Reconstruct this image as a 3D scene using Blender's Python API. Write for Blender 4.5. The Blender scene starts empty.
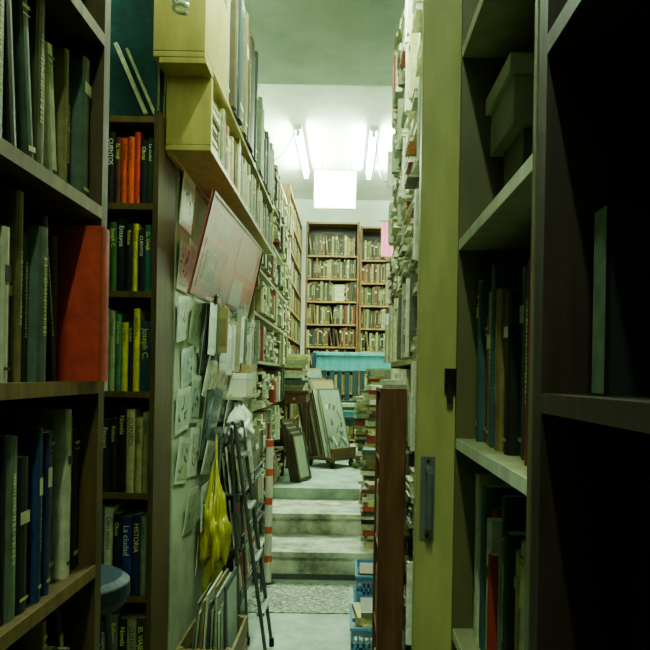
import bpy, bmesh, math, random
from mathutils import Vector, Matrix, noise as mnoise
R = random.Random(7)
scene = bpy.context.scene

def C(r, g, b):
    def l(v):
        v /= 255.0
        return v/12.92 if v <= 0.04045 else ((v+0.055)/1.055)**2.4
    return (l(r), l(g), l(b), 1.0)

# ------------------------------------------------------------- materials
def attr_mat(name, rough=0.6, nscale=25, lo=0.7, hi=1.1, stretch=(1, 1, 1), bump=0.1, spec=0.4):
    m = bpy.data.materials.new(name); m.use_nodes = True
    nt = m.node_tree; b = nt.nodes['Principled BSDF']
    at = nt.nodes.new('ShaderNodeAttribute'); at.attribute_name = 'Col'
    tc = nt.nodes.new('ShaderNodeTexCoord'); mp = nt.nodes.new('ShaderNodeMapping')
    mp.inputs['Scale'].default_value = stretch
    nz = nt.nodes.new('ShaderNodeTexNoise'); nz.inputs['Scale'].default_value = nscale
    nz.inputs['Detail'].default_value = 6
    mr = nt.nodes.new('ShaderNodeMapRange')
    mr.inputs[1].default_value = 0.3; mr.inputs[2].default_value = 0.7
    mr.inputs[3].default_value = lo; mr.inputs[4].default_value = hi
    mx = nt.nodes.new('ShaderNodeVectorMath'); mx.operation = 'SCALE'
    bp = nt.nodes.new('ShaderNodeBump'); bp.inputs['Strength'].default_value = bump
    bp.inputs['Distance'].default_value = 0.004
    L = nt.links.new
    L(tc.outputs['Object'], mp.inputs['Vector']); L(mp.outputs[0], nz.inputs['Vector'])
    L(nz.outputs[0], mr.inputs[0]); L(at.outputs['Color'], mx.inputs[0]); L(mr.outputs[0], mx.inputs['Scale'])
    L(mx.outputs[0], b.inputs['Base Color']); L(nz.outputs[0], bp.inputs['Height']); L(bp.outputs[0], b.inputs['Normal'])
    b.inputs['Roughness'].default_value = rough
    b.inputs['Specular IOR Level'].default_value = spec
    return m

M_BOOK = attr_mat('book_cloth', 0.55, 40, 0.66, 1.12, spec=0.3)
M_WOODV = attr_mat('wood_vertical_grain', 0.55, 9, 0.55, 1.2, (6, 6, 0.6), 0.25, spec=0.25)
M_PAINT = attr_mat('painted_wood', 0.45, 7, 0.72, 1.08, (3, 3, 0.7), 0.2)
M_METAL = attr_mat('painted_metal', 0.35, 30, 0.8, 1.1)
M_METAL.node_tree.nodes['Principled BSDF'].inputs['Metallic'].default_value = 0.6
M_PAPER = attr_mat('paper', 0.7, 15, 0.85, 1.06)
M_PLAST = attr_mat('plastic', 0.2, 15, 0.85, 1.1, spec=0.6)

def emis(name, col, s):
    m = bpy.data.materials.new(name); m.use_nodes = True
    b = m.node_tree.nodes['Principled BSDF']
    b.inputs['Base Color'].default_value = (0.8, 0.85, 0.8, 1)
    b.inputs['Emission Color'].default_value = (*col, 1); b.inputs['Emission Strength'].default_value = s
    return m
TUBECOL = (0.73, 1.0, 0.65)
M_TUBE = emis('fluorescent_glass', TUBECOL, 900)
M_TUBE2 = emis('fluorescent_glass_dim', TUBECOL, 470)
M_TUBE3 = emis('fluorescent_glass_old', TUBECOL, 310)
M_SIGN = emis('white_sign_glow', (0.85, 1.0, 0.9), 13.0)  # emission stands in for tube light falling on white paper

def surf_mat(name, c1, c2, scale, rough=0.8, bump=0.3, voro=None, detail=8):
    m = bpy.data.materials.new(name); m.use_nodes = True
    nt = m.node_tree; b = nt.nodes['Principled BSDF']; L = nt.links.new
    tc = nt.nodes.new('ShaderNodeTexCoord')
    nz = nt.nodes.new('ShaderNodeTexNoise'); nz.inputs['Scale'].default_value = scale; nz.inputs['Detail'].default_value = detail
    nz.inputs['Roughness'].default_value = 0.65
    cr = nt.nodes.new('ShaderNodeValToRGB')
    cr.color_ramp.elements[0].position = 0.35; cr.color_ramp.elements[1].position = 0.65
    cr.color_ramp.elements[0].color = c1; cr.color_ramp.elements[1].color = c2
    L(tc.outputs['Object'], nz.inputs['Vector'])
    L(nz.outputs[0], cr.inputs[0])
    out = cr.outputs[0]; h = nz.outputs[0]
    if voro:
        v = nt.nodes.new('ShaderNodeTexVoronoi'); v.feature = 'DISTANCE_TO_EDGE'; v.inputs['Scale'].default_value = voro
        L(tc.outputs['Object'], v.inputs['Vector'])
        mr = nt.nodes.new('ShaderNodeMapRange'); mr.inputs[1].default_value = 0.02; mr.inputs[2].default_value = 0.12
        mr.inputs[3].default_value = 0.35; mr.inputs[4].default_value = 1.0
        L(v.outputs['Distance'], mr.inputs[0])
        s = nt.nodes.new('ShaderNodeVectorMath'); s.operation = 'SCALE'
        L(out, s.inputs[0]); L(mr.outputs[0], s.inputs['Scale']); out = s.outputs[0]; h = mr.outputs[0]
    L(out, b.inputs['Base Color'])
    bp = nt.nodes.new('ShaderNodeBump'); bp.inputs['Strength'].default_value = bump; bp.inputs['Distance'].default_value = 0.01
    L(h, bp.inputs['Height']); L(bp.outputs[0], b.inputs['Normal'])
    b.inputs['Roughness'].default_value = rough
    return m
M_FLOOR = surf_mat('worn_concrete', C(104, 126, 112), C(166, 188, 168), 5, 0.5, 0.25)
M_STEP = surf_mat('worn_step_paint', C(92, 102, 80), C(204, 210, 184), 6, 0.65, 0.5)
M_MOSAIC = surf_mat('pebble_mosaic', C(90, 110, 95), C(180, 190, 165), 30, 0.5, 0.5, voro=22)
M_CEIL = surf_mat('plaster_ceiling', C(182, 194, 182), C(205, 214, 202), 3, 0.9, 0.4)
M_CEILB = surf_mat('plaster_bright', C(200, 208, 200), C(226, 230, 220), 3, 0.9, 0.2)
M_WALL = surf_mat('stained_plaster', C(122, 136, 108), C(165, 176, 144), 4, 0.85, 0.3)
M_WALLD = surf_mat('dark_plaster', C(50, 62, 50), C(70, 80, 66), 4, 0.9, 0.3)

# ------------------------------------------------------------- mesh builder
class MB:
    def __init__(s): s.v = []; s.f = []; s.c = []; s.m = []
    def add(s, vs, fs, col, mi=0):
        o = len(s.v); s.v += [Vector(v) for v in vs]
        for f in fs: s.f.append([o+i for i in f]); s.c.append(col); s.m.append(mi)
    def box(s, x0, y0, z0, x1, y1, z1, col, mi=0):
        s.add([(x0,y0,z0),(x1,y0,z0),(x1,y1,z0),(x0,y1,z0),(x0,y0,z1),(x1,y0,z1),(x1,y1,z1),(x0,y1,z1)],
              [(0,3,2,1),(4,5,6,7),(0,1,5,4),(1,2,6,5),(2,3,7,6),(3,0,4,7)], col, mi)
    def tbox(s, M, dx, dy, dz, col, mi=0):
        vs = [(-dx/2,-dy/2,0),(dx/2,-dy/2,0),(dx/2,dy/2,0),(-dx/2,dy/2,0),(-dx/2,-dy/2,dz),(dx/2,-dy/2,dz),(dx/2,dy/2,dz),(-dx/2,dy/2,dz)]
        s.add([M @ Vector(v) for v in vs], [(0,3,2,1),(4,5,6,7),(0,1,5,4),(1,2,6,5),(2,3,7,6),(3,0,4,7)], col, mi)
    def quad(s, a, b, c, d, col, mi=0): s.add([a,b,c,d], [(0,1,2,3)], col, mi)
    def cyl(s, p0, p1, r, col, n=12, r2=None, mi=0):
        p0 = Vector(p0); p1 = Vector(p1); r2 = r if r2 is None else r2
        d = (p1-p0).normalized(); a = d.orthogonal().normalized(); b = d.cross(a)
        vs = [p0 + (a*math.cos(t)+b*math.sin(t))*r for t in [i*2*math.pi/n for i in range(n)]]
        vs += [p1 + (a*math.cos(t)+b*math.sin(t))*r2 for t in [i*2*math.pi/n for i in range(n)]]
        fs = [(i, (i+1) % n, n+(i+1) % n, n+i) for i in range(n)] + [tuple(range(n))[::-1], tuple(range(n, 2*n))]
        s.add(vs, fs, col, mi)
    def tube(s, pts, r, col, n=8, mi=0):
        for a, b in zip(pts[:-1], pts[1:]): s.cyl(a, b, r, col, n, mi=mi)
    def xform(s, M): s.v = [M @ v for v in s.v]
    def obj(s, name, mats, parent=None, bevel=0, origin=None, recalc=True, smooth=False):
        if not isinstance(mats, (list, tuple)): mats = [mats]
        lo = Vector((min(v.x for v in s.v), min(v.y for v in s.v), min(v.z for v in s.v)))
        hi = Vector((max(v.x for v in s.v), max(v.y for v in s.v), max(v.z for v in s.v)))
        o = Vector(origin) if origin else Vector(((lo.x+hi.x)/2, (lo.y+hi.y)/2, lo.z))
        me = bpy.data.meshes.new(name)
        me.from_pydata([v-o for v in s.v], [], s.f)
        ca = me.color_attributes.new('Col', 'FLOAT_COLOR', 'CORNER')
        arr = []
        for p, c, mi in zip(me.polygons, s.c, s.m):
            p.material_index = mi
            arr += list(c)*p.loop_total
        ca.data.foreach_set('color', arr)
        if recalc:
            bm = bmesh.new(); bm.from_mesh(me); bmesh.ops.recalc_face_normals(bm, faces=bm.faces); bm.to_mesh(me); bm.free()
        if smooth:
            for p in me.polygons: p.use_smooth = True
        for m in mats: me.materials.append(m)
        ob = bpy.data.objects.new(name, me); scene.collection.objects.link(ob)
        ob.location = o
        if parent:
            ob.parent = parent; ob.matrix_parent_inverse = Matrix.Translation(-parent.location)
        if bevel:
            b = ob.modifiers.new('bevel', 'BEVEL'); b.width = bevel; b.segments = 2; b.limit_method = 'ANGLE'
        return ob

Z = Vector((0, 0, 1))
CREAM = C(190, 195, 160)
def book(mb, P, u, f, t, h, dp, col, lean=0, label=None, rnd=True):
    P = Vector(P); u = Vector(u); f = Vector(f)
    ca, sa = math.cos(lean), math.sin(lean)
    def W(a, b, c):
        return P + u*(a*ca + c*sa) + f*b + Z*(c*ca - a*sa)
    e = min(0.004, t*0.2)
    prof = [(0, -dp), (0, -e), (t*0.2, -e*0.3), (t*0.5, 0), (t*0.8, -e*0.3), (t, -e), (t, -dp)] if rnd else [(0, -dp), (0, 0), (t, 0), (t, -dp)]
    n = len(prof)
    vs = [W(a, b, 0) for a, b in prof] + [W(a, b, h) for a, b in prof]
    fs = [(i, (i+1) % n, n+(i+1) % n, n+i) for i in range(n)] + [tuple(range(n))[::-1], tuple(range(n, 2*n))]
    mb.add(vs, fs, col)
    k = min(0.0025, t*0.15)
    mb.quad(W(k, -dp+0.002, h+0.0006), W(t-k, -dp+0.002, h+0.0006), W(t-k, -e-k, h+0.0006), W(k, -e-k, h+0.0006), CREAM)
    if label:
        for (z0, z1, lc, w) in label:
            m = (1-w)/2
            a0 = t*m; a1 = t*(1-m)
            mb.quad(W(a0, 0.0006, h*z0), W(a1, 0.0006, h*z0), W(a1, 0.0006, h*z1), W(a0, 0.0006, h*z1), lc)

def rlabel(rr, light):
    r = rr.random()
    ink = C(185, 190, 135) if not light else C(40, 48, 38)
    if r < 0.3: return None
    if r < 0.5:
        z = rr.uniform(0.55, 0.8)
        return [(z, z+rr.uniform(0.05, 0.12), ink if rr.random() < .5 else CREAM, 0.9), (0.08, 0.10, ink, 0.8)]
    if r < 0.85:
        out = []; z = 0.3
        while z < 0.8:
            dz = rr.uniform(0.006, 0.022); out.append((z, z+dz, ink, rr.uniform(.18, .34))); z += dz+rr.uniform(0.004, 0.010)
        return out
    return [(0.9, 0.92, ink, 0.9), (0.86, 0.87, ink, 0.9), (0.1, 0.13, ink, 0.9)]

def row(mb, P, u, f, length, hmax, pal, rr, tr=(0.015, 0.04), hr=(0.7, 0.95), dp=(0.13, 0.18), setb=(0.005, 0.03), fill=1.0, flat=0.0, leanp=.05):
    a = 0; P = Vector(P); u = Vector(u); f = Vector(f)
    lim = length*fill
    while True:
        t = rr.uniform(*tr)
        if a + t > lim: break
        h = hmax*rr.uniform(*hr); d = rr.uniform(*dp)
        col = rr.choice(pal)
        lum = col[0]*.3+col[1]*.6+col[2]*.1
        v = rr.uniform(0.8, 1.15); col = (col[0]*v, col[1]*v, col[2]*v, 1)
        if flat and rr.random() < flat and a+.21 < lim:
            w = rr.uniform(.15, .2); z = 0
            while True:
                tt = rr.uniform(.014, .035)
                if z+tt > hmax*.85: break
                c = rr.choice(pal); ww = w*rr.uniform(.8, 1); sb = rr.uniform(*setb); q = (w-ww)*rr.random()
                def W(a_, b_, c_): return P+u*(a+q+a_)+f*(b_-sb)+Z*(z+c_)
                for (z0, z1, cc, ins) in ((0, .002, c, 0), (.002, tt-.002, CREAM, .003), (tt-.002, tt-.0004, c, 0)):
                    vs = [W(ins, -d, z0), W(ww-ins, -d, z0), W(ww-ins, -ins, z0), W(ins, -ins, z0), W(ins, -d, z1), W(ww-ins, -d, z1), W(ww-ins, -ins, z1), W(ins, -ins, z1)]
                    mb.add(vs, [(0,3,2,1),(4,5,6,7),(0,1,5,4),(1,2,6,5),(2,3,7,6),(3,0,4,7)], cc)
                z += tt
            a += w+.004
            continue
        if rr.random() < leanp and a + h*0.2 + t < lim:
            lean = -rr.uniform(0.08, 0.18)
            book(mb, P + u*(a + h*math.sin(-lean)) - f*rr.uniform(*setb), u, f, t, h, d, col, lean, rlabel(rr, lum > .25))
            a += h*math.sin(-lean) + t*1.05
            continue
        book(mb, P + u*a - f*rr.uniform(*setb), u, f, t, h, d, col, 0, rlabel(rr, lum > .25))
        a += t + 0.0008

def case(name, x0, x1, y0, y1, z0, z1, face, zs, col, th=0.02, edge=None, post=0.02, mat=None, back=True, inner=None, side=None):
    mb = MB(); edge = edge or col; side = side or col
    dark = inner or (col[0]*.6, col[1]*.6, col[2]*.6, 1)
    if face[1] == 'x':
        fx, bx = (x1, x0) if face[0] == '+' else (x0, x1)
        s = 1 if face[0] == '+' else -1
        mb.box(x0, y0, z0, x1, y0+post, z1, side); mb.box(x0, y1-post, z0, x1, y1, z1, side)
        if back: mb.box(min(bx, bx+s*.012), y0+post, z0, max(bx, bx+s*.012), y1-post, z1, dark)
        for z in zs:
            mb.box(min(bx+s*.012, fx-s*.001), y0+post, z-th, max(bx+s*.012, fx-s*.001), y1-post, z, col)
            mb.box(min(fx-s*.001, fx), y0+post, z-th, max(fx-s*.001, fx), y1-post, z, edge)
    else:
        mb.box(x0, y0, z0, x0+post, y1, z1, col); mb.box(x1-post, y0, z0, x1, y1, z1, col)
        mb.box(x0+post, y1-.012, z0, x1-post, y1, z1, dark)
        for z in zs:
            mb.box(x0+post, y0+.001, z-th, x1-post, y1-.012, z, col)
            mb.box(x0+post, y0, z-th, x1-post, y0+.001, z, edge)
    return mb.obj(name, mat or M_WOODV)

# ------------------------------------------------------------- shell
def slab(name, x0, y0, z0, x1, y1, z1, mat):
    mb = MB(); mb.box(x0, y0, z0, x1, y1, z1, (1, 1, 1, 1)); return mb.obj(name, mat)
slab('floor', -1.2, -1.5, -0.1, 0.62, 4.6, 0, M_FLOOR)
slab('floor', -1.2, 5.72, -0.1, 1.3, 9.9, 0.42, M_FLOOR)
slab('trim_mosaic', -0.55, 3.95, 0.0, 0.05, 4.5, 0.006, M_MOSAIC)
def step(y0, y1, z):
    mb = MB()
    mb.box(-0.59, y0+0.02, 0, 1.18, y1, z-0.035, C(60, 70, 60))
    mb.box(-0.59, y0, z-0.035, 1.18, y1, z, C(200, 205, 180))
    mb.box(-0.59, y0+0.012, 0.02 if z < .2 else z-.15, 1.18, y0+0.02, z-0.06, C(150, 160, 140))
    return mb.obj('stair_step', M_STEP)
step(4.6, 5.12, 0.18); step(5.12, 5.72, 0.33)
slab('dark_step_strip', -.59, 4.604, 0.0, 1.18, 4.622, .035, M_WALLD)  # thin dark strip along the foot of the lower riser
slab('ceiling', -1.2, -1.5, 3.5, 0.62, 5.2, 3.6, M_CEIL)
slab('ceiling', -1.2, 5.2, 3.8, 1.3, 9.9, 3.9, M_CEILB)
slab('trim_beam', -1.2, 5.1, 3.6, 1.3, 5.2, 3.9, M_CEIL)
slab('ceiling', 0.62, 4.5, 3.5, 1.3, 5.2, 3.6, M_CEIL)
slab('wall_back', -1.2, 9.8, 0, 1.3, 9.9, 3.9, M_CEILB)
slab('wall_left', -1.2, -1.5, 0, -1.08, 4.6, 3.6, M_WALLD)
slab('wall_left', -1.08, 2.58, 0, -0.63, 4.5, 3.5, M_WALL)
slab('wall_left', -1.2, 4.6, 0, -1.0, 9.8, 3.9, M_CEILB)
slab('wall_right', 0.54, -1.5, 0, 0.62, 4.5, 3.6, M_WALLD)
slab('wall_right', 1.2, 4.6, 0, 1.3, 9.8, 3.9, M_CEILB)
slab('wall_front', -1.2, -1.6, 0, 0.62, -1.5, 3.6, M_WALLD)
slab('wall_partition', 0.54, 4.5, 0.0, 1.3, 4.6, 3.5, M_WALL)

# ------------------------------------------------------------- palettes
PG = [C(120,135,112), C(95,112,95), C(60,78,66), C(150,160,132), C(38,52,42), C(80,92,70), C(130,140,120), C(45,60,62), C(165,170,140), C(70,66,46), C(30,40,34)]
PN = [C(158,175,145), C(118,138,112), C(74,94,78), C(186,192,158), C(92,110,86), C(24,30,26), C(58,88,84), C(40,56,42), C(120,112,66), C(146,162,144), C(18,22,20), C(110,52,32), C(30,56,90), C(205,205,172), C(66,66,40), C(150,130,60)]
PD = [C(22,26,22), C(36,44,34), C(60,66,50), C(28,42,40), C(84,74,46), C(110,114,90), C(30,36,50)]
PB = [C(120,92,52), C(90,60,35), C(150,140,95), C(70,84,60), C(175,170,125), C(50,48,34), C(125,40,24), C(60,80,72), C(190,190,150), C(105,110,72), C(140,120,60)]
PBK = [C(84,64,30), C(60,38,20), C(104,94,52), C(44,54,32), C(128,120,74), C(30,28,16), C(86,28,14), C(36,50,38), C(136,132,90), C(68,68,38), C(94,78,34), C(44,34,16)]
PW = [C(205,210,180), C(180,188,160), C(160,160,120), C(215,215,190), C(120,128,100), C(190,180,110), C(90,95,75), C(140,150,130), C(150,60,40)]

# ------------------------------------------------------------- left foreground case
DW = C(74, 58, 24)
zsL = [0.06, 0.34, 0.665, 0.995, 1.331, 1.65, 1.965, 2.29]
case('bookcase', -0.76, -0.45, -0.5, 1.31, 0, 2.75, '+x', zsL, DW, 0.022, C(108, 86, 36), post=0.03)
mb = MB(); rr = random.Random(4)
for i, z in enumerate(zsL):
    top = (zsL+[2.74])[i+1]-0.022
    row(mb, (-0.452, -0.03+0.0, z), (0, 1, 0), (1, 0, 0), 1.235 if i == 4 else 1.30, top-z, PN, rr, (0.012, 0.034), (0.66, 0.95), (0.14, 0.2), (0.008, 0.04), leanp=.1)
book(mb, (-0.428, 1.222, 1.331), (0, 1, 0), (1, 0, 0), 0.05, 0.272, 0.12, C(170, 54, 30), 0)
mb.obj('shelved_books', M_BOOK)

# ------------------------------------------------------------- second case (faces camera)
zs2 = [0.27, 0.6, 0.944, 1.283, 1.617, 1.91, 2.2]
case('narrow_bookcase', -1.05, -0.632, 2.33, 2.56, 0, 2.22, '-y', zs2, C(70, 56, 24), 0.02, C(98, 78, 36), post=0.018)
mb = MB(); rr = random.Random(11)
OR = C(245, 88, 30); BK = C(16, 20, 18); YE = C(235, 222, 40); WH = C(225, 230, 200); BL = C(28, 48, 130)
rows2 = {
 5: [(BK,.026),(C(90,34,18),.02),(OR,.022),(OR,.02),(C(215,62,28),.018),(BK,.024),(C(20,70,44),.02)],
 4: [(BK,.03),(C(44,96,44),.022),(BK,.03),(BK,.022),(YE,.018),(BK,.02),(C(34,110,96),.024)],
 3: [(WH,.022),(C(150,165,120),.02),(C(60,120,84),.02),(YE,.022),(C(20,40,34),.016),(YE,.02),(C(34,76,92),.036)],
 2: [(BK,.03),(C(25,25,25),.024),(BK,.03),(C(200,190,140),.028),(C(170,160,105),.024),(C(140,140,100),.02)],
 1: [(C(60,70,60),.03),(WH,.03),(BK,.024),(BL,.036),(C(24,36,76),.03),(C(130,140,105),.02)],
 0: [(C(40,60,50),.03),(C(90,100,80),.03),(BK,.03),(C(160,150,110),.03),(C(60,60,40),.03)],
}
titles = ['CUENTOS', 'EL VIAJE', 'POESIA', 'TEATRO', 'Cien noches', 'Obras', 'La ciudad', 'HISTORIA', 'Joseph C.', 'Ensayos', 'Relatos', 'Novela']
text_jobs = []; ti = 0
for i, lst in rows2.items():
    z = zs2[i]; gap = zs2[i+1]-.02-z
    tot = sum(t for _, t in lst)+.001*len(lst)
    a = -0.652-tot
    b = -1.03
    row(mb, (b, 2.345, z), (1, 0, 0), (0, -1, 0), a-b-.002, gap, PD, rr, (.018, .03), (.7, .85), (.14, .17), (0, .01))
    for col, t in lst:
        h = gap*rr.uniform(.72, .9) if i != 1 else gap*rr.uniform(.8, .95)
        sb = rr.uniform(0.004, .012)
        book(mb, (a, 2.332+sb, z), (1, 0, 0), (0, -1, 0), t, h, .16, col, 0, None)
        lum = col[0]*.3+col[1]*.6+col[2]*.1
        text_jobs.append((a+t/2, 2.332+sb-.001, z+h*.9, h*.75, t*.62, lum > .15 or col == OR, titles[ti % len(titles)])); ti += 1
        a += t+.001
b2 = mb.obj('shelved_books', M_BOOK)
def flat(name, c):
    m = bpy.data.materials.new(name); m.use_nodes = True
    m.node_tree.nodes['Principled BSDF'].inputs['Base Color'].default_value = c
    return m
M_INKL = flat('ink_pale', C(235, 230, 120)); M_INKD = flat('ink_dark', C(20, 24, 20)); M_INKW = flat('ink_white', C(235, 240, 230))
for n, (x, y, z, ln, sz, dark, s) in enumerate(text_jobs):
    cu = bpy.data.curves.new('spine_title', 'FONT'); cu.body = s; cu.size = sz*1.2; cu.align_y = 'CENTER'
    cu.materials.append(M_INKD if dark else (M_INKL if n % 3 else M_INKW))
    ob = bpy.data.objects.new('spine_title', cu); scene.collection.objects.link(ob)
    ob.rotation_euler = Matrix(((0, 1, 0), (0, 0, -1), (-1, 0, 0))).to_euler()
    ob.location = (x, y, z)
    ob.parent = b2; ob.matrix_parent_inverse = Matrix.Translation(-b2.location)

mb = MB()
for k, (yy, c, h) in enumerate([(2.40, C(22, 78, 84), .52), (2.44, C(30, 70, 75), .46), (2.48, C(40, 60, 50), .5)]):
    mb.box(-1.0, yy, 2.2, -0.66+.01*k, yy+.022, 2.2+h, c)
    mb.box(-0.995, yy+.003, 2.201, -0.657+.01*k, yy+.019, 2.2+h-.006, CREAM)
mb.tbox(Matrix.Translation((-0.69, 2.375, 2.222)) @ Matrix.Rotation(-0.42, 4, 'Y'), .012, .02, .26, WH)
mb.tbox(Matrix.Translation((-0.66, 2.375, 2.222)) @ Matrix.Rotation(-0.42, 4, 'Y'), .008, .02, .24, WH)
mb.obj('art_portfolios', M_BOOK)

# ------------------------------------------------------------- upper shelf unit on left wall
YW = C(164, 150, 72)
mb = MB()
x0, x1 = -0.63, -0.473
mb.box(x0, 2.4, 2.11, x1, 4.45, 2.13, YW)
mb.box(x0, 2.4, 2.13, x1, 2.42, 2.36, YW)
mb.box(x0, 2.42, 2.39, x1, 4.45, 2.41, YW)
mb.box(x0-.0, 2.3, 2.365, x1-.0, 2.42, 2.385, YW)
mb.box(x0-.02, 2.30, 2.385, x1-.004, 2.7, 2.405, YW)
mb.box(x0-.02, 2.30, 2.405, x1-.004, 2.32, 2.72, YW)
mb.box(x0-.02, 2.68, 2.405, x1-.004, 2.70, 2.72, YW)
mb.box(x0-.02, 2.30, 2.72, x1-.004, 2.7, 2.74, YW)
mb.box(x1-.02, 2.32, 2.405, x1-.004, 2.68, 2.72, C(148,136,66))
mb.box(x0, 4.43, 2.13, x1, 4.45, 2.39, YW)
mb.box(x0, 2.42, 2.10, x0+.02, 4.45, 2.11, YW)
for yy in (3.1, 3.8):
    mb.box(x0, yy, 2.13, x1-.01, yy+.015, 2.39, YW)
mb.obj('wall_shelf', M_PAINT, bevel=.003)
mb = MB(); rr = random.Random(5)
for (ya, yb, z, gap, pal) in [(2.425, 3.095, 2.13, .255, PB), (3.12, 3.79, 2.13, .255, PB+PG), (3.82, 4.42, 2.13, .255, PB)]:
    row(mb, (x1-.004, ya, z), (0, 1, 0), (1, 0, 0), yb-ya, gap, pal, rr, (.018, .05), (.62, .95), (.12, .145), (0, .008), flat=.08)
row(mb, (x1-.0, 2.72, 2.41), (0, 1, 0), (1, 0, 0), .9, .58, [C(90,100,85), BK, C(130,135,110), C(40,56,56), C(96,86,56), C(60,50,30)], rr, (.05, .11), (.75, .98), (.12, .15), (-.02, .008))
row(mb, (x1-.0, 3.64, 2.41), (0, 1, 0), (1, 0, 0), .78, .40, PB+PG, rr, (.03, .06), (.6, .95), (.12, .145), (-.02, .008), flat=.15)
mb.obj('shelved_books', M_BOOK)

# CFL bulb
mb = MB(); pts = []
cx, cy = -0.5, 2.05
for i in range(60):
    t = i/59; a = t*math.pi*2*3.2
    pts.append(Vector((cx+.02*math.cos(a), cy+.02*math.sin(a), 2.41-.005+t*.065)))
mb.tube(pts, .0055, C(215, 225, 210), 8)
mb.cyl((cx, cy, 2.47), (cx, cy, 2.54), .024, C(200, 205, 190), 16, .018)
mb.cyl((cx, cy, 2.54), (cx, cy, 2.59), .017, C(40, 40, 40), 14)
mb.tube([(cx, cy, 2.59), (cx-.005, cy, 3.0), (cx, cy, 3.5)], .003, C(30, 30, 30), 6)
mb.obj('spiral_light_bulb', M_PLAST)

# ------------------------------------------------------------- picture board (pink)
A = Vector((-0.47, 2.42, 1.985)); B = Vector((-0.47, 3.86, 2.03)); D = Vector((-0.608, 2.66, 1.65)); Cc = Vector((-0.608, 4.30, 1.69))
mb = MB()
def P4(s, t, off=0):
    p = A.lerp(B, s).lerp(D.lerp(Cc, s), t)
    n = (B-A).cross(D-A).normalized()
    if n.x < 0: n = -n
    return p + n*off
def slabp(s0, s1, t0, t1, col, o0, o1):
    vs = [P4(s0,t0,o0),P4(s1,t0,o0),P4(s1,t1,o0),P4(s0,t1,o0),P4(s0,t0,o1),P4(s1,t0,o1),P4(s1,t1,o1),P4(s0,t1,o1)]
    mb.add(vs, [(0,3,2,1),(4,5,6,7),(0,1,5,4),(1,2,6,5),(2,3,7,6),(3,0,4,7)], col)
slabp(0, 1, 0, 1, C(255, 134, 152), 0, .006)
FR = C(90, 46, 32)
for a_ in [(0,1,0,.025),(0,1,.975,1),(0,.006,0,1),(.994,1,0,1)]: slabp(*a_, FR, .006, .012)
slabp(.05, .36, .4, .9, C(220, 92, 90), .006, .0075)
slabp(.08, .24, .5, .8, C(110, 44, 38), .0076, .0086)
slabp(.12, .2, .55, .65, C(235, 140, 135), .0087, .0092)
slabp(.5, .9, .12, .5, C(255, 175, 188), .006, .0075)
slabp(.52, .72, .58, .92, C(255, 200, 200), .006, .0075)
slabp(.76, .95, .6, .9, C(245, 110, 120), .006, .0075)
for k in range(6): slabp(.1, .1+R.uniform(.2, .32), .1+.035*k, .112+.035*k, C(255, 195, 202), .006, .0068)
mb.obj('poster_board', M_PLAST)

# ------------------------------------------------------------- prints pinned on wall
mb = MB(); rr = random.Random(21)
def card(y, z, w, h, col, x=-0.63, rot=0, tilt=0.05, art=True, frame=None):
    M = Matrix.Translation((x+.003, y, z)) @ Matrix.Rotation(rot, 4, 'X') @ Matrix.Rotation(tilt, 4, 'Y')
    mb.tbox(M, .003, w, h, col)
    if frame:
        for (yy, zz, ww, hh) in [(0, 0, w, .008), (0, h-.008, w, .008), (-w/2+.004, 0, .008, h), (w/2-.004, 0, .008, h)]:
            mb.tbox(M @ Matrix.Translation((.004, yy, zz)), .007, ww, hh, frame)
    if art:
        ink = rr.choice([C(80, 95, 85), C(110, 120, 100), C(60, 70, 62), C(130, 76, 54)])
        mb.tbox(M @ Matrix.Translation((.0022, 0, h*.12)), .001, w*.8, h*.76, (col[0]*.72, col[1]*.76, col[2]*.72, 1))
        for k in range(9):
            a = rr.uniform(-.3, .3)*w; c = rr.uniform(.2, .7)*h
            M2 = M @ Matrix.Translation((.003, a, c)) @ Matrix.Rotation(rr.uniform(-1.4, 1.4), 4, 'X')
            mb.tbox(M2, .0006, rr.uniform(.003, .012), h*rr.uniform(.1, .22), ink)
lay = [(2.70, 1.90, .20, .20), (2.66, 1.66, .16, .18), (2.83, 1.67, .19, .20), (2.88, 1.46, .20, .2), (2.68, 1.47, .18, .17), (2.78, 1.30, .2, .15), (2.70, 1.12, .22, .17),
       (2.69, 0.92, .19, .18), (2.90, 1.14, .18, .2), (2.90, .92, .16, .2), (2.84, .70, .18, .18)]
for y, z, w, h in lay:
    card(y, z, w, h, rr.choice([C(200,218,198), C(212,226,206), C(178,198,180)]), rot=rr.uniform(-.14, .14), tilt=rr.uniform(.03, .14))
for (y, z, w, h) in [(3.05, 1.34, .2, .3), (3.06, .98, .18, .3), (3.24, 1.3, .2, .36)]:
    card(y, z, w, h, C(160, 180, 160), x=-.618, rot=rr.uniform(-.03, .03), tilt=.1, frame=C(50, 56, 48))
for k in range(56):
    y = 3.08+.17*(k % 8)+rr.uniform(-.05, .05); z = .5+.19*(k//8)+rr.uniform(-.04, .04)
    card(y, z, rr.uniform(.13, .24), rr.uniform(.14, .24), rr.choice([C(180,195,170), C(215,222,198), C(150,165,140), C(170,155,95), C(110,130,120), C(200,210,190), C(100,64,44), C(80,110,120)]), x=-.625+.008*(k % 5), rot=rr.uniform(-.16, .16), tilt=rr.uniform(.02, .2))
mb.obj('pinned_prints', M_PLAST)
mb = MB(); rr = random.Random(77)
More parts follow.
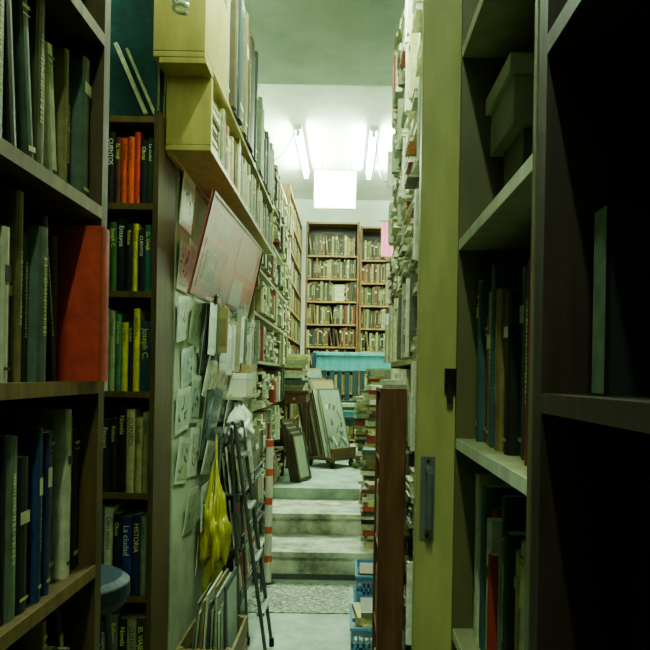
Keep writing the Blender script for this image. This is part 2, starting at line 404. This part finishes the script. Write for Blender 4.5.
for k in range(9):
    y = 3.0+.15*k; ztop = 1.60+rr.uniform(-.06, .06)
    mb.cyl((-.63, y, ztop), (-.56, y, ztop+.005), .003, C(90, 90, 90), 6)
    for q in range(3):
        M = Matrix.Translation((-.575-.015*q, y+rr.uniform(-.02, .02), ztop-.26)) @ Matrix.Rotation(rr.uniform(-.05, .05), 4, 'X') @ Matrix.Rotation(.03, 4, 'Y') @ Matrix.Rotation(rr.uniform(-.6, .1), 4, 'Z')
        c = rr.choice([C(190,205,185), C(150,170,150), C(130,116,70), C(210,215,195), C(80,96,84)])
        h = rr.uniform(.2, .27)
        mb.tbox(M @ Matrix.Translation((0, 0, .27-h)), .003, .13, h, c); mb.tbox(M @ Matrix.Translation((.002, 0, .27-h+.03)), .001, .1, h*.6, (c[0]*.6, c[1]*.65, c[2]*.6, 1))
mb.obj('hanging_document_wallets', M_PLAST)

# magazine rack
mb = MB(); rr = random.Random(33)
WIRE = C(60, 66, 60)
for yy in (3.35, 3.8, 4.3):
    mb.box(-.62, yy, .18, -.605, yy+.012, 1.05, WIRE)
for zz in (.24, .5, .76):
    mb.box(-.62, 3.35, zz, -.48, 4.312, zz+.008, WIRE)
    mb.box(-.485, 3.35, zz+.06, -.479, 4.312, zz+.068, WIRE)
    for yy in (3.35, 3.8, 4.3): mb.box(-.485, yy, zz, -.479, yy+.012, zz+.068, WIRE)
for yy in (3.36, 4.3):
    mb.box(-.5, yy, 0, -.488, yy+.012, .24, WIRE); mb.box(-.618, yy, 0, -.606, yy+.012, .24, WIRE)
for zz in (.249, .509, .769):
    y = 3.38
    while y < 4.2:
        w = rr.uniform(.12, .2)
        for k in range(rr.randint(2, 4)):
            h = rr.uniform(.18, .27)
            col = rr.choice([C(170,175,140), C(110,120,90), C(60,66,50), C(160,126,70), C(190,195,170), C(80,84,60), C(150,60,36), C(70,90,80)])
            M = Matrix.Translation((-.50-.022*k, y+w/2, zz)) @ Matrix.Rotation(-.12, 4, 'Y')
            mb.tbox(M, .006, w*.95, h, col)
            mb.tbox(M @ Matrix.Translation((.0035, 0, h*.7)), .0006, w*.8, h*.16, rr.choice([CREAM, C(30, 36, 30), C(180, 64, 40)]))
            mb.tbox(M @ Matrix.Translation((.0035, 0, h*.12)), .0006, w*.6, h*.4, (col[0]*.5, col[1]*.55, col[2]*.5, 1))
        y += w+.01
mb.obj('magazine_rack', M_PAPER)

mb = MB()
mb.box(-.63, 3.5, 1.215, -.51, 4.2, 1.23, C(160, 160, 120))
for yy in (3.6, 4.1): mb.box(-.63, yy, 1.12, -.61, yy+.015, 1.215, WIRE); mb.box(-.61, yy, 1.2, -.53, yy+.015, 1.215, WIRE)
mb.obj('bracket_shelf', M_PAINT)
mb = MB()
mb.box(-.61, 3.55, 1.23, -.5, 3.8, 1.33, C(205, 210, 185)); mb.box(-.612, 3.548, 1.32, -.498, 3.802, 1.35, C(225, 228, 205))
mb.box(-.61, 3.86, 1.23, -.52, 4.12, 1.40, C(150, 130, 80)); mb.box(-.521, 3.9, 1.27, -.519, 4.08, 1.36, CREAM)
mb.obj('cardboard_boxes', M_PAPER, bevel=.002)

def blob(name, c, rx, ry, rz, col, mat, amp=.25, seed=0, fine=5):
    bm = bmesh.new(); bmesh.ops.create_icosphere(bm, subdivisions=5, radius=1)
    for v in bm.verts:
        n = mnoise.noise(v.co*2.2+Vector((seed, 0, 0)))
        q = Vector((v.co.x*fine, v.co.y*fine, v.co.z*fine*.45))
        n2 = abs(mnoise.noise(q+Vector((0, seed, 0))))
        k = 1+amp*n-amp*.9*n2
        p = v.co*k
        if p.z > .4:
            s = max(.22, 1-(p.z-.4)*1.7); p.x *= s; p.y *= s; p.z += (p.z-.4)*.7
        v.co = Vector((p.x*rx, p.y*ry, p.z*rz))
    me = bpy.data.meshes.new(name)
    bm.to_mesh(me); bm.free()
    a = me.color_attributes.new('Col', 'FLOAT_COLOR', 'CORNER'); a.data.foreach_set('color', list(col)*len(me.loops))
    me.materials.append(mat)
    for p in me.polygons: p.use_smooth = True
    ob = bpy.data.objects.new(name, me); scene.collection.objects.link(ob); ob.location = c
    return ob
blob('white_plastic_bag', (-.53, 3.55, 1.08), .07, .17, .10, C(215, 222, 210), M_PLAST, .5, 2)
blob('yellow_plastic_bag', (-.55, 3.02, .66), .055, .085, .26, C(172, 166, 44), M_PLAST, .6, 9, 5)

# folding step ladder
mb = MB(); MT = C(80, 88, 84)
for y in (3.2, 3.42):
    mb.tube([(-.50, y, 1.12), (-.34, y+.05, .012)], .009, MT, 10)
    mb.tube([(-.52, y+.02, 1.10), (-.46, y+.06, .012)], .007, MT, 10)
    mb.cyl((-.34, y+.05, 0), (-.341, y+.05, .04), .013, C(20, 20, 20), 10); mb.cyl((-.46, y+.06, 0), (-.46, y+.06, .04), .011, C(20, 20, 20), 10)
for k in range(4):
    t = .14+.22*k; x = -.50+.16*t; z = 1.12-1.108*t
    mb.box(x-.018, 3.2+.05*t, z-.008, x+.018, 3.42+.05*t, z+.008, C(120, 128, 118))
mb.tube([(-.51, 3.2, 1.12), (-.51, 3.42, 1.12)], .010, MT, 10)
mb.obj('folding_step_ladder', M_METAL)

mb = MB(); z = .0; k = 0
while z < .92:
    dz = .14 if k % 2 == 0 else .045
    mb.cyl((-.475, 4.50, z), (-.475, 4.50, min(.93, z+dz)), .024, C(205, 205, 185) if k % 2 == 0 else C(190, 84, 44), 16)
    z += dz; k += 1
mb.cyl((-.475, 4.5, 0), (-.475, 4.5, .015), .045, C(60, 60, 50), 18)
mb.obj('striped_post', M_PAINT)

# crate with prints
mb = MB(); rr = random.Random(9)
CR = C(110, 96, 56)
for z in (.04, .14, .24):
    mb.box(-.62, 2.62, z, -.40, 2.632, z+.07, CR); mb.box(-.62, 3.0, z, -.40, 3.012, z+.07, CR)
    mb.box(-.41, 2.632, z, -.40, 3.0, z+.07, CR); mb.box(-.62, 2.632, z, -.61, 3.0, z+.07, CR)
mb.box(-.62, 2.62, 0, -.40, 3.012, .04, CR)
for xx, yy in ((-.61, 2.635), (-.43, 2.635), (-.61, 2.98), (-.43, 2.98)): mb.box(xx, yy, .04, xx+.018, yy+.018, .31, CR)
for k in range(12):
    M = Matrix.Translation((-.59+.0145*k, 2.82, .045)) @ Matrix.Rotation(.1-.012*k, 4, 'Y')
    h = rr.uniform(.36, .50); col = rr.choice([C(150,165,140), C(190,200,175), C(90,100,80), C(60,70,60), C(130,110,60)])
    mb.tbox(M, .007, rr.uniform(.26, .34), h, col); mb.tbox(M @ Matrix.Translation((.004, 0, .03)), .001, .22, h-.06, C(150, 165, 150))
mb.obj('print_crate', M_PAPER)

# round stool
mb = MB(); sx, sy = -.735, 1.9
mb.cyl((sx, sy, .735), (sx, sy, .775), .155, C(12, 36, 50), 36); mb.cyl((sx, sy, .775), (sx, sy, .79), .155, C(14, 42, 56), 36, .135)
mb.cyl((sx, sy, .715), (sx, sy, .735), .145, C(60, 60, 56), 32)
for k in range(4):
    a = math.pi/4+k*math.pi/2
    mb.cyl((sx+.1*math.cos(a), sy+.1*math.sin(a), .72), (sx+.17*math.cos(a), sy+.17*math.sin(a), 0), .011, C(60, 66, 64), 10)
ring = [(sx+.14*math.cos(t*math.pi/12), sy+.14*math.sin(t*math.pi/12), .3) for t in range(25)]
mb.tube(ring, .007, C(60, 66, 64), 8)
mb.obj('round_stool', M_BOOK, bevel=.003)

# ------------------------------------------------------------- left far cases
LW = C(165, 165, 125)
zs3 = [.46, .8, 1.12, 1.44, 1.76, 2.08, 2.4, 2.72, 3.05]
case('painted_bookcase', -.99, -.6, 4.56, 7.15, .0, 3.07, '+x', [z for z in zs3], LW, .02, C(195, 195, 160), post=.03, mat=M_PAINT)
mb = MB(); rr = random.Random(17)
for i, z in enumerate(zs3[:-1]):
    row(mb, (-.602, 4.6, z), (0, 1, 0), (1, 0, 0), 2.5, .29, PW+PB, rr, (.02, .06), (.5, .97), (.2, .28), (-.06, .01), flat=.15)
mb.obj('shelved_books', M_BOOK)
BW = C(92, 66, 30)
zs4 = [.5, .82, 1.13, 1.44, 1.75, 2.06, 2.37, 2.68, 2.99, 3.3]
case('oak_bookcase', -.99, -.6, 7.25, 9.3, .42, 3.32, '+x', zs4, BW, .02, C(130, 100, 48), post=.025)
mb = MB()
for z in zs4[:-1]: row(mb, (-.604, 7.28, z), (0, 1, 0), (1, 0, 0), 1.98, .29, PBK, rr, (.02, .045), (.65, .93), (.2, .25), (.0, .02))
mb.obj('shelved_books', M_BOOK)
zsA = [.48, .79, 1.11, 1.42, 1.735, 2.04, 2.35, 2.66, 2.97, 3.42]
for nm, xa, xb, dz in (('oak_bookcase', -.56, .165, 0), ('oak_bookcase', .175, .75, -.05)):
    zz = [z+dz for z in zsA]; zz[0] = .48
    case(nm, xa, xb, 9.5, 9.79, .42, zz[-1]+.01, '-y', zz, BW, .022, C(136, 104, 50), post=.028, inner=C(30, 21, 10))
    mb = MB()
    for i, z in enumerate(zz[:-1]):
        row(mb, (xa+.03, 9.5, z), (1, 0, 0), (0, -1, 0), xb-xa-.06, zz[i+1]-z-.022 if i < 8 else .3, PBK, rr, (.014, .032), (.76, .95), (.17, .22), (.005, .03), fill=rr.uniform(.97, 1), flat=.02)
    mb.obj('shelved_books', M_BOOK)
mb = MB(); vs = []
for j in range(9):
    for i in range(9):
        vs.append((.44+.16*i/8, 9.1+.015*math.sin(i*2.2), 3.35-.45*j/8))
mb.add(vs, [(j*9+i, j*9+i+1, (j+1)*9+i+1, (j+1)*9+i) for j in range(8) for i in range(8)], C(225, 120, 160))
mb.cyl((.42, 9.1, 3.36), (1.2, 9.1, 3.36), .008, C(60, 60, 60), 8)
mb.obj('pink_cloth', M_PAPER, recalc=False)

# ------------------------------------------------------------- fluorescent lamps
def tube_lamp(xx, ya, yb, z, mat, ceil, body=C(220, 228, 215)):
    mb = MB()
    mb.box(xx-.035, ya-.04, z+.035, xx+.035, yb+.04, z+.08, body)
    for y in (ya, yb):
        mb.box(xx-.02, y-.02 if y == ya else y, z-.025, xx+.02, y if y == ya else y+.02, z+.035, body)
    mb.cyl((xx, ya, z), (xx, yb, z), .019, C(255, 255, 255), 16, mi=1)
    for q in (.25, .75):
        y = ya+(yb-ya)*q
        mb.cyl((xx, y, z+.08), (xx, y, ceil), .008, body)
    return mb.obj('fluorescent_lamp', [M_PAINT, mat])
tube_lamp(-.50, 6.85, 8.3, 3.70, M_TUBE, 3.8)
tube_lamp(.24, 6.85, 8.3, 3.70, M_TUBE, 3.8)
tube_lamp(-.1, 1.9, 3.1, 3.16, M_TUBE2, 3.5)
tube_lamp(-.1, -1.3, -.1, 3.2, M_TUBE3, 3.5)
mb = MB()
def cable(pts):
    out = []
    for k in range(len(pts)-1):
        a = Vector(pts[k]); b = Vector(pts[k+1])
        for i in range(10):
            t = i/10; p = a.lerp(b, t); p.z -= .12*math.sin(math.pi*t)*(a-b).length; out.append(p)
    out.append(Vector(pts[-1])); mb.tube(out, .006, C(210, 215, 200), 6)
cable([(-.5, 6.80, 3.76), (-.72, 6.6, 3.35), (-.8, 6.3, 3.12)])
cable([(.24, 6.80, 3.76), (.32, 6.5, 3.15), (.6, 6.5, 3.25), (1.19, 6.5, 3.4)])
mb.obj('power_cable', M_PLAST)
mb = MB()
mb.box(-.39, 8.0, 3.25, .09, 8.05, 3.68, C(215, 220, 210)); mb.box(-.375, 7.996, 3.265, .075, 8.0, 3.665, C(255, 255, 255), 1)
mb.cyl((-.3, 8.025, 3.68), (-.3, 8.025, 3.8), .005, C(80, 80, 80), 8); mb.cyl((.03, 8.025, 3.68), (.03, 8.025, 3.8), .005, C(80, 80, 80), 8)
mb.obj('hanging_white_sign', [M_PAINT, M_SIGN])  # plain white sign, not a lamp; its glow is added in the material

# ------------------------------------------------------------- blue bench
mb = MB(); TB = C(56, 150, 162); TBd = C(20, 56, 64)
bx0, bx1, by = -.38, .58, 8.0
mb.box(bx0, by, 1.40, bx1, by+.03, 1.60, TB)
mb.box(bx0+.05, by-.02, 1.57, bx1-.05, by+.05, 1.61, C(70, 165, 172))
mb.box(bx0, by, 1.0, bx1, by+.03, 1.06, TBd)
n = 11
for k in range(n):
    x = bx0+.03+(bx1-bx0-.09)*k/(n-1)
    mb.box(x, by+.004, 1.06, x+.055, by+.026, 1.40, TBd)
mb.box(bx0, by-.45, .86, bx1, by+.03, .90, TBd)
mb.box(bx0+.05, by-.43, .90, bx1-.05, by-.01, .96, C(40, 110, 118))
for x in (bx0, bx1-.05):
    mb.box(x, by-.45, .42, x+.05, by-.4, .86, TBd); mb.box(x, by-.02, .42, x+.05, by+.03, 1.6, TBd)
    mb.box(x, by-.45, 1.1, x+.05, by, 1.14, TB); mb.box(x, by-.45, .9, x+.05, by-.4, 1.1, TBd)
mb.box(bx0+.05, by-.44, .8, bx1-.05, by-.42, .86, TBd)
mb.obj('slatted_bench', M_PAINT, bevel=.004)

def pile(mb, cx, cy, z, w, d, n, rr, pal, tr=(.012, .04), jit=.012, rot=.15):
    for k in range(n):
        t = rr.uniform(*tr)
        M = Matrix.Translation((cx+rr.uniform(-jit, jit), cy+rr.uniform(-.015, .015), z)) @ Matrix.Rotation(rr.uniform(-rot, rot), 4, 'Z')
        col = rr.choice(pal); ww = w*rr.uniform(.8, 1); dd = d*rr.uniform(.8, 1)
        mb.tbox(M, ww, dd, .002, col); mb.tbox(M @ Matrix.Translation((0, 0, .002)), ww-.008, dd-.006, t-.004, CREAM)
        mb.tbox(M @ Matrix.Translation((0, 0, t-.002)), ww, dd, .002, col)
        mb.tbox(M @ Matrix.Translation((0, -dd/2+.002, .002)), ww, .003, t-.004, col)
        z += t
    return z
rr = random.Random(41)
mb = MB(); pile(mb, .30, 7.75, .96, .26, .2, 8, rr, PW+PB); pile(mb, .02, 7.75, .96, .24, .2, 3, rr, PB)
mb.obj('stacked_books', M_BOOK)
mb = MB()
for cx, cy, n in ((.32, 6.15, 24), (.36, 6.6, 30), (.24, 7.05, 22), (.62, 6.3, 28), (.62, 6.8, 24)):
    pile(mb, cx, cy, .42, .26, .22, n, rr, PW+PB, (.02, .045), .02, .3)
mb.obj('stacked_books', M_BOOK)
mb = MB()
for cx, cy, z0, n in ((.24, 4.85, .18, 14), (.25, 5.42, .33, 15), (.52, 4.95, .18, 18)):
    pile(mb, cx, cy, z0, .22, .2, n, rr, PW+PB+PD, (.02, .04), .02, .25)
mb.obj('stacked_books', M_BOOK)

mb = MB(); TW = C(70, 50, 26)
tx0, tx1, ty0, ty1 = -.59, -.33, 6.35, 6.95
mb.box(tx0, ty0, 1.17, tx1, ty1, 1.20, TW)
mb.box(tx0+.02, ty0+.02, 1.08, tx1-.02, ty1-.02, 1.17, C(90, 62, 34))
for x in (tx0+.01, tx1-.05):
    for y in (ty0+.01, ty1-.05):
        mb.box(x, y, .42, x+.04, y+.04, 1.10, TW)
mb.box(tx0+.02, ty0+.02, .6, tx1-.02, ty0+.04, .64, TW); mb.box(tx0+.02, ty1-.04, .6, tx1-.02, ty1-.02, .64, TW)
mb.box(tx1-.04, ty0+.02, .6, tx1-.02, ty1-.04, .64, TW)
mb.cyl((-.46, ty0+.02, 1.125), (-.46, ty0, 1.125), .014, C(150, 130, 70), 12)
mb.obj('wooden_table', M_WOODV, bevel=.003)
mb = MB()
pile(mb, -.46, 6.5, 1.2, .22, .24, 9, rr, PW+PB); pile(mb, -.46, 6.8, 1.2, .22, .24, 12, rr, PW)
mb.obj('stacked_books', M_BOOK)
# canvas trolley
mb = MB()
mb.box(-.34, 6.95, .50, .06, 7.35, .53, C(100, 80, 45))
for x in (-.28, .02):
    for y in (7.0, 7.3):
        mb.cyl((x-.012, y, .453), (x+.012, y, .453), .033, C(20, 22, 20), 16); mb.box(x-.02, y-.01, .47, x+.02, y+.01, .50, C(80, 84, 80))
mb.box(.03, 6.96, .53, .05, 7.34, .62, C(100, 80, 45))
for k in range(9):
    M = Matrix.Translation((.005-.034*k, 7.15, .532)) @ Matrix.Rotation(-.27, 4, 'Y')
    h = rr.uniform(.6, .82) if k < 5 else rr.uniform(.8, .95); w = rr.uniform(.3, .46) if k else .34
    mb.tbox(M, .014, w, h, rr.choice([C(120,100,60), C(60,60,44), C(160,165,140), C(60, 44, 24)]))
    mb.tbox(M @ Matrix.Translation((.008, 0, .02)), .002, w-.04, h-.04, rr.choice([C(190,200,180), C(90,120,110), C(140,130,90), C(60,80,70)]) if k else C(130, 145, 125))
    if k == 0:
        for q in range(20): mb.tbox(M @ Matrix.Translation((.0095, rr.uniform(-.13, .13), rr.uniform(.05, .5))) @ Matrix.Rotation(rr.uniform(-1, 1), 4, 'X'), .001, rr.uniform(.01, .04), rr.uniform(.03, .12), rr.choice([C(60, 80, 70), C(200, 205, 185), C(90, 80, 50)]))
    mb.tbox(M @ Matrix.Translation((0, -w/2-.001, .0)), .013, .002, h, rr.choice([C(190, 195, 165), C(110, 100, 60), C(60, 60, 44)]))
cc = Vector((-.14, 7.15, 0))
mb.xform(Matrix.Translation(cc) @ Matrix.Rotation(math.radians(-38), 4, 'Z') @ Matrix.Translation(-cc))
mb.obj('canvas_trolley', M_PAPER)
mb = MB()
for k in range(4):
    M = Matrix.Translation((-.33-.025*k, 6.12, .425)) @ Matrix.Rotation(-.2, 4, 'Y')
    h = .42+.04*k; w = .26
    for (yy, zz, ww, hh) in [(0, 0, w, .03), (0, h-.03, w, .03), (-w/2+.015, 0, .03, h), (w/2-.015, 0, .03, h)]:
        mb.tbox(M @ Matrix.Translation((0, yy, zz)), .018, ww, hh, C(60, 48, 28))
    mb.tbox(M @ Matrix.Translation((0, 0, .01)), .008, w-.04, h-.02, C(130, 145, 120))
cc = Vector((-.36, 6.12, 0))
mb.xform(Matrix.Translation(cc) @ Matrix.Rotation(math.radians(-20), 4, 'Z') @ Matrix.Translation(-cc))
mb.obj('leaning_picture_frames', M_PAPER)

# ------------------------------------------------------------- RIGHT SIDE
zsR = [.1, .40, .74, 1.03, 1.335, 1.70, 2.05, 2.4]
DR = C(40, 27, 14)
case('dark_bookcase', .2, .5, -.5, .742, 0, 2.75, '-x', zsR, DR, .02, C(48, 34, 17), post=.03)
mb = MB(); rr = random.Random(51)
PDD = [C(16,20,16), C(24,30,24), C(36,40,30), C(20,30,28), C(44,38,24)]
for i, z in enumerate(zsR[:-1]):
    row(mb, (.27, -.1, z), (0, 1, 0), (-1, 0, 0), .70 if i == 4 else .79, .27, PDD, rr, (.016, .04), (.7, .95), (.12, .17), (0, .02))
book(mb, (.240, .646, 1.335), (0, 1, 0), (-1, 0, 0), .034, .178, .11, C(12, 20, 15), 0, [(0.01, .99, C(120, 150, 118), .94)])
mb.obj('shelved_books', M_BOOK)
zsM = [.22, .56, .90, 1.24, 1.595, 1.94, 2.28]
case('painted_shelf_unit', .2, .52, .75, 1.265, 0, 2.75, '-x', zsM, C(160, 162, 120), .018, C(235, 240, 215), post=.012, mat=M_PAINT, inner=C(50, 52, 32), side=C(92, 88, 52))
mb = MB(); PM = [C(170,180,140), C(110,130,100), C(200,190,90), C(40,60,48), C(150,50,34), C(130,110,60), C(200,205,175), C(50,84,84), C(24,30,24), C(140,150,120)]
for i, z in enumerate(zsM[:-1]):
    if i in (1, 2, 3):
        row(mb, (.225, .78, z), (0, 1, 0), (-1, 0, 0), .465, .32, PM, rr, (.012, .032), (.55, .9), (.14, .2), (0, .025), fill=1)
    elif i == 4:
        row(mb, (.29, .78, z), (0, 1, 0), (-1, 0, 0), .46, .32, PD, rr, (.016, .04), (.45, .65), (.12, .16), (0, .03), fill=.55)
    elif i == 5:
        pile(mb, .36, 1.1, z, .2, .2, 3, rr, [C(120,130,110)])
    else:
        row(mb, (.25, .78, z), (0, 1, 0), (-1, 0, 0), .46, .3, PG, rr, (.02, .04), (.55, .85), (.14, .2), (0, .03))
mb.obj('shelved_books', M_BOOK)
mb = MB()
mb.box(.25, 1.07, 1.74, .46, 1.24, 1.83, C(140, 148, 120)); mb.box(.242, 1.062, 1.815, .468, 1.248, 1.845, C(170, 178, 148))
mb.box(.27, 1.09, 1.595, .44, 1.22, 1.74, C(96, 100, 66))
mb.obj('document_box', M_PAPER, bevel=.002)

# green door frame + panel with handle
GP = C(168, 166, 92)
mb = MB()
mb.box(.132, 1.27, 0, .205, 1.30, 3.3, GP); mb.box(.205, 1.27, 0, .24, 1.31, 3.3, GP); mb.box(.235, 1.31, 0, .25, 2.22, 3.2, GP)
mb.box(.225, 2.16, .02, .235, 2.22, 3.2, GP)
mb.box(.225, 1.36, 1.75, .235, 2.16, 1.80, C(150,150,84))
ob = mb.obj('door_1', M_PAINT, bevel=.002)
mb = MB(); HM = C(130, 140, 135)
mb.box(.140, 1.266, 1.055, .166, 1.27, 1.205, HM)
mb.tube([(.153, 1.268, 1.075), (.153, 1.235, 1.08), (.153, 1.235, 1.18), (.153, 1.268, 1.185)], .006, HM, 10)
for z in (1.062, 1.198): mb.cyl((.153, 1.262, z), (.153, 1.267, z), .003, C(60, 60, 60), 8)
mb.obj('handle', M_METAL, parent=ob)
mb = MB(); mb.box(.180, 1.258, 1.325, .2, 1.27, 1.365, C(30, 30, 28)); mb.cyl((.19, 1.262, 1.30), (.19, 1.262, 1.33), .006, C(60, 60, 56), 10)
mb.obj('latch', M_METAL, parent=ob)

zsW = [.1, .43, .77, 1.10, 1.42, 1.75, 2.08, 2.41, 2.74]
case('painted_bookcase', .262, .52, 2.3, 4.0, 0, 2.76, '-x', zsW, C(165, 165, 110), .02, C(190, 190, 130), post=.025, mat=M_PAINT)
mb = MB(); rr = random.Random(61)
PWW = PW+[C(225,228,205), C(235,235,215), C(205,200,140), C(215,210,180), C(60,60,40)]
for i, z in enumerate(zsW):
    row(mb, (.262, 2.33, z), (0, 1, 0), (-1, 0, 0), 1.63, .31 if i < 8 else .36, PWW, rr, (.018, .05), (.6, .97), (.15, .2), (-.045, .01), flat=.16, leanp=.12)
mb.obj('shelved_books', M_BOOK)
mb = MB()
mb.box(.24, 2.5, 3.1, .45, 2.8, 3.3, C(40, 56, 70)); mb.box(.236, 2.496, 3.28, .454, 2.804, 3.33, C(50, 70, 84)); mb.box(.23, 2.9, 3.1, .45, 3.2, 3.28, C(160,160,130))
mb.obj('storage_boxes', M_PAPER)
mb = MB(); BC = C(92, 56, 30)
XL = .128
mb.box(XL, 2.5, 0, .222, 2.525, 1.305, BC); mb.box(XL, 2.83, 0, .222, 2.855, 1.305, BC)
mb.box(.21, 2.525, 0, .222, 2.83, 1.305, BC)
for z in (.08, .4, .72, 1.04): mb.box(XL+.003, 2.525, z-.015, .21, 2.83, z, BC)
mb.box(XL, 2.525, 1.29, .222, 2.83, 1.305, BC)
mb.obj('low_cabinet', M_WOODV, bevel=.002)
mb = MB()
for z in (.08, .4, .72, 1.04): row(mb, (.134, 2.53, z), (0, 1, 0), (-1, 0, 0), .29, .24, PW+PB, rr, (.015, .04), (.6, .95), (.065, .075), (0, .003))
mb.obj('shelved_books', M_BOOK)
mb = MB(); pile(mb, .175, 2.62, 1.305, .09, .16, 2, rr, PW, (.01, .02)); mb.obj('stacked_books', M_BOOK)
def crate(x0, x1, y0, y1, z0, h, col):
    mb = MB(); t = .006
    mb.box(x0, y0, z0, x1, y1, z0+t, col)
    for (a, b, c, d) in ((x0, y0, x1, y0+t), (x0, y1-t, x1, y1), (x0, y0+t, x0+t, y1-t), (x1-t, y0+t, x1, y1-t)):
        mb.box(a, b, z0+t, c, d, z0+.05, col); mb.box(a, b, z0+h-.04, c, d, z0+h, col); mb.box(a, b, z0+h*.5-.01, c, d, z0+h*.5+.01, col)
        n = 7
        for k in range(n+1):
            if c-a > d-b: xx = a+(c-a-.01)*k/n; mb.box(xx, b, z0+.05, xx+.01, d, z0+h-.04, col)
            else: yy = b+(d-b-.01)*k/n; mb.box(a, yy, z0+.05, c, yy+.01, z0+h-.04, col)
    mb.box(x0-.008, y0-.008, z0+h-.012, x1+.008, y0, z0+h, col); mb.box(x0-.008, y0, z0+h-.012, x0, y1, z0+h, col)
    return mb.obj('plastic_crate', M_PLAST)
BC2 = C(84, 138, 176)
crate(.05, .25, 3.27, 3.62, 0, .17, BC2); crate(.075, .25, 3.66, 3.98, 0, .15, C(76, 122, 154)); crate(.08, .25, 3.66, 3.98, .152, .15, BC2)
mb = MB(); pile(mb, .15, 3.44, .008, .15, .28, 7, rr, PW+PD, (.02, .04)); pile(mb, .165, 3.82, .17, .13, .26, 6, rr, PW+PD, (.02, .03)); mb.obj('stacked_books', M_BOOK)

# ------------------------------------------------------------- world & camera
w = bpy.data.worlds.new('W'); scene.world = w; w.use_nodes = True
w.node_tree.nodes['Background'].inputs[0].default_value = (.5, .8, .6, 1); w.node_tree.nodes['Background'].inputs[1].default_value = .05

cam = bpy.data.cameras.new('camera'); co = bpy.data.objects.new('camera', cam); scene.collection.objects.link(co)
cam.sensor_width = 36; cam.lens = 36*700/650; cam.clip_start = .02
cam.shift_x = -20/650; cam.shift_y = 50/650
co.location = (0, 0, 1.35)
co.rotation_euler = (Matrix.Rotation(math.radians(90), 4, 'X') @ Matrix.Rotation(math.radians(1.0), 4, 'Z')).to_euler()
scene.camera = co
